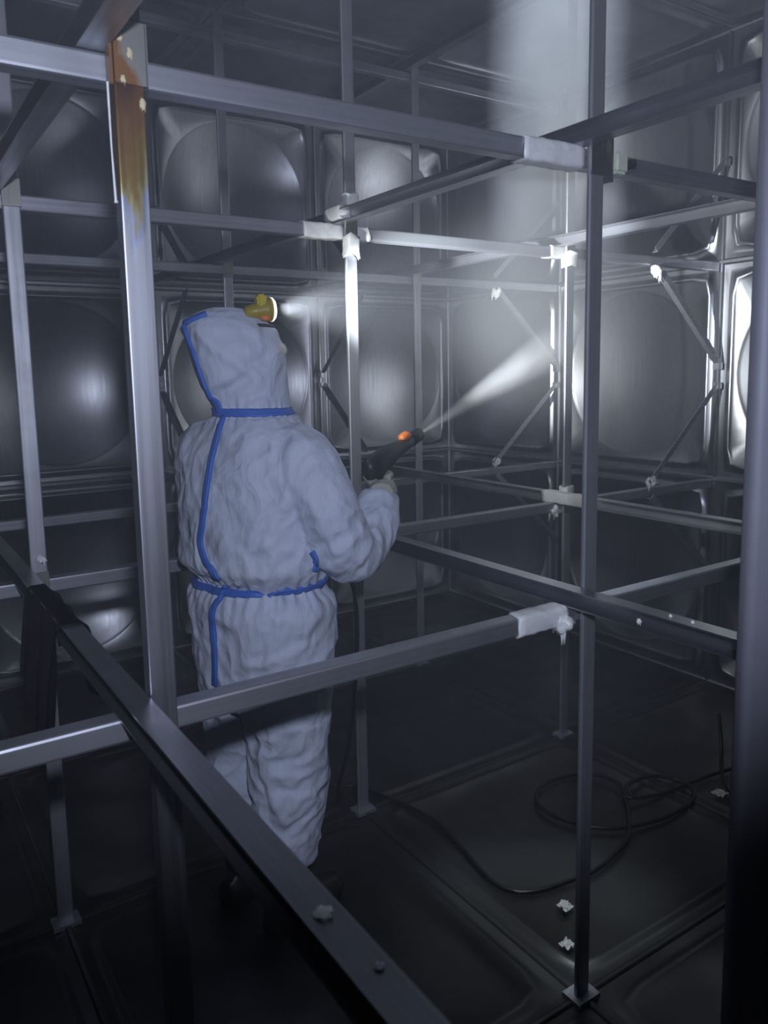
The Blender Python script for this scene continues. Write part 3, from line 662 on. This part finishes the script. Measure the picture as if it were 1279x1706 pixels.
# ---------------------------------------------------------------- hose from the gun over the floor
hp = [PM @ (g0 + gp(0.055) + gripd*0.12), PM @ (g0 + gp(0.03) + gripd*0.20), PM @ (lh + hd_*0.035), PM @ (lh + hd_*0.30), PM @ Vector((0.22, 0.45, 0.35)), PM @ Vector((0.16, 0.52, 0.05))]
fl = [(1.05, 1.15), (1.16, 0.80), (1.112, 0.396), (1.335, 0.309), (1.499, 0.322), (1.63, 0.368), (1.759, 0.474), (1.803, 0.523), (1.877, 0.562), (1.989, 0.551), (2.062, 0.488), (2.047, 0.417), (1.97, 0.373), (1.822, 0.362), (1.676, 0.395), (1.588, 0.447), (1.528, 0.536), (1.512, 0.633), (1.555, 0.711), (1.652, 0.755), (1.776, 0.738), (1.838, 0.662), (1.845, 0.584), (1.80, 0.504), (1.928, 0.466), (2.083, 0.453), (2.295, 0.427), (2.5, 0.36)]
hp += [Vector((x, y, 0.010 + (0.012 if 7 <= i <= 9 or 21 <= i <= 23 else 0))) for i, (x, y) in enumerate(fl)]
bm = bmesh.new(); tube(bm, spline(hp, 6), 0.0072, 8); o = link('pressure_hose', bm_mesh(bm, 'pressure_hose', True), M_HOSE)
tag(o, 'black pressure hose lying in loops on the dark floor', 'hose')
bm = bmesh.new(); tube(bm, spline([(2.32, 0.50, 0.20), (2.28, 0.46, 0.10), (2.20, 0.40, 0.02), (2.12, 0.30, 0.009), (2.10, 0.22, 0.009)], 6), 0.007, 8); o = link('power_cable', bm_mesh(bm, 'power_cable', True), M_HOSE)
tag(o, 'short dark cable end rising from the floor by the right edge', 'cable')
for k, (x, y, s_, nm) in enumerate(((2.10, 0.345, 0.022, 'crinkled clear film scrap on the floor by the cable end'), (1.20, 0.24, 0.018, 'crinkled film scrap on the floor, farther from the lens'), (1.09, 0.13, 0.016, 'crinkled film scrap on the floor, nearest the lens'))):
    bm = bmesh.new(); bmesh.ops.create_grid(bm, x_segments=9, y_segments=9, size=s_)
    for v in bm.verts: v.co.z = 0.012 + 0.016 * abs(noise.noise(v.co*90 + Vector((k*5, 0, 0))))
    bmesh.ops.solidify(bm, geom=bm.faces[:], thickness=0.001)
    o = link('film_scrap', bm_mesh(bm, 'film_scrap'), M_FILM, None, (x, y, 0.0)); tag(o, nm, 'scrap', 'film scraps on the floor')

# ---------------------------------------------------------------- dark cloth hung over the foreground cross rail
bm = bmesh.new(); rings = []
for i in range(25):
    u_ = i/24; y = 0.42 + 0.36*u_; ring = []
    for k in range(21):
        v_ = k/20; a = (v_ - 0.5)*2
        side = -1 if a < 0 else 1; d_ = abs(a); fold = 0.014*math.sin(u_*17 + side)*min(1, d_*2)
        Ld = (0.24 + 0.04*math.sin(u_*5)) if side < 0 else (0.15 + 0.03*math.sin(u_*6+1))
        if d_ < 0.14: x = -0.043 + side*0.024*(d_/0.14); z = 1.0455
        else: x = -0.043 + side*(0.026 + 0.03*(d_-0.14)) + fold; z = 1.0455 - (d_-0.14)/0.86*Ld
        ring.append((x, y + 0.03*a*(u_-0.5) + 0.02*noise.noise(Vector((a*2, u_*3, 4))), z))
    rings.append(ring)
vs = [[bm.verts.new(p) for p in r] for r in rings]
for a, b in zip(vs[:-1], vs[1:]):
    for k in range(20): bm.faces.new((a[k], a[k+1], b[k+1], b[k]))
bmesh.ops.solidify(bm, geom=bm.faces[:], thickness=0.003)
o = link('draped_cloth', bm_mesh(bm, 'draped_cloth', True), M_CLOTH); tag(o, 'dark purple cloth hanging over the lower rail at far left', 'cloth')

# ---------------------------------------------------------------- water jet, mist and haze
nz = Vector((1.129, 0.811, 1.338)); jt = (Vector((3.0, 1.86, 1.735)) - nz); JL = jt.length*0.93; jt.normalize()
def jet_density(nt):
    tc = nt.nodes.new('ShaderNodeTexCoord'); sp = nt.nodes.new('ShaderNodeSeparateXYZ'); nt.links.new(tc.outputs['Object'], sp.inputs[0])
    x, y, z = sp.outputs
    rad = math_n(nt, 'SQRT', math_n(nt, 'ADD', math_n(nt, 'MULTIPLY', y, y), math_n(nt, 'MULTIPLY', z, z)))
    R_ = math_n(nt, 'ADD', math_n(nt, 'MULTIPLY', x, 0.070), 0.004)
    q = math_n(nt, 'DIVIDE', rad, R_); fall = math_n(nt, 'MAXIMUM', math_n(nt, 'SUBTRACT', 1.0, q), 0.0)
    dn = math_n(nt, 'DIVIDE', 4.2, math_n(nt, 'ADD', math_n(nt, 'MULTIPLY', x, 1.25), 0.02))
    end = maprange(nt, x, JL*0.70, JL, 1, 0)
    nn = noise_tex(nt, tex_coord(nt, (3, 22, 22)), 1.0, 3)
    return math_n(nt, 'MULTIPLY', math_n(nt, 'MULTIPLY', math_n(nt, 'MULTIPLY', dn, fall), end), maprange(nt, nn, 0.3, 0.7, 0.6, 1.4))
M_JET = volume('water_spray', (0.93, 0.95, 1.0), jet_density, -0.15, 0.2)
bm = bmesh.new(); n = 24
loft(bm, [[(l, math.cos(2*math.pi*k/n)*(0.005 + l*0.070), math.sin(2*math.pi*k/n)*(0.005 + l*0.070)) for k in range(n)] for l in (0.0, JL*0.33, JL*0.66, JL)])
o = link('water_jet', bm_mesh(bm, 'water_jet'), M_JET); o.location = nz; o.rotation_euler = jt.to_track_quat('X', 'Z').to_euler()
tag(o, 'fanning white water jet from the gun toward the corner', 'water jet', None, 'stuff')
def mist_density(nt):
    tc = nt.nodes.new('ShaderNodeTexCoord'); sp = nt.nodes.new('ShaderNodeSeparateXYZ'); nt.links.new(tc.outputs['Object'], sp.inputs[0])
    x, y, z = sp.outputs
    rad = math_n(nt, 'SQRT', math_n(nt, 'ADD', math_n(nt, 'MULTIPLY', x, x), math_n(nt, 'MULTIPLY', y, y)))
    fall = maprange(nt, rad, 0.06, 0.178, 1.15, 0); low = math_n(nt, 'MULTIPLY', maprange(nt, z, 1.73, 1.90, 0, 1), maprange(nt, z, 1.85, 2.70, 2.3, 0.40))
    nn = noise_tex(nt, tex_coord(nt, (10, 10, 4)), 1.0, 5)
    return math_n(nt, 'MULTIPLY', math_n(nt, 'MULTIPLY', math_n(nt, 'MULTIPLY', fall, low), 2.4), maprange(nt, nn, 0.3, 0.7, 0.45, 1.55))
M_MIST = volume('mist', (0.92, 0.95, 1.0), mist_density, -0.25, 0.8)
bm = bmesh.new(); loft(bm, [[(math.cos(2*math.pi*k/28)*0.18, math.sin(2*math.pi*k/28)*0.18, z) for k in range(28)] for z in (1.70, 2.98)])
o = link('mist_column', bm_mesh(bm, 'mist_column'), M_MIST); o.location = (1.146, 0.253, 0)
tag(o, 'pale column of mist rising to the ceiling left of the bolted post', 'mist', None, 'stuff')
def cloud_density(nt):
    tc = nt.nodes.new('ShaderNodeTexCoord'); ln = nt.nodes.new('ShaderNodeVectorMath'); ln.operation = 'LENGTH'; nt.links.new(tc.outputs['Object'], ln.inputs[0])
    return math_n(nt, 'MULTIPLY', maprange(nt, ln.outputs['Value'], 0.1, 1.0, 1, 0), 0.75)
M_CLOUD = volume('spray_mist', (0.92, 0.95, 1.0), cloud_density, 0.1)
bm = bmesh.new(); bmesh.ops.create_icosphere(bm, subdivisions=3, radius=1.0)
o = link('mist_cloud', bm_mesh(bm, 'mist_cloud'), M_CLOUD); o.location = (2.28, 1.70, 1.75); o.scale = (0.66, 0.85, 0.62)
tag(o, 'thin cloud of spray mist where the jet strikes the tank corner', 'mist', None, 'stuff')
M_HAZE = volume('haze', (0.86, 0.90, 1.0), lambda nt: 0.022, 0.0)
bm = bmesh.new(); box(bm, (0.5, 0.5, 1.5), (5.6, 5.6, 3.5)); o = link('damp_haze', bm_mesh(bm, 'damp_haze'), M_HAZE)
tag(o, 'thin damp haze filling the whole tank', 'haze', None, 'stuff')
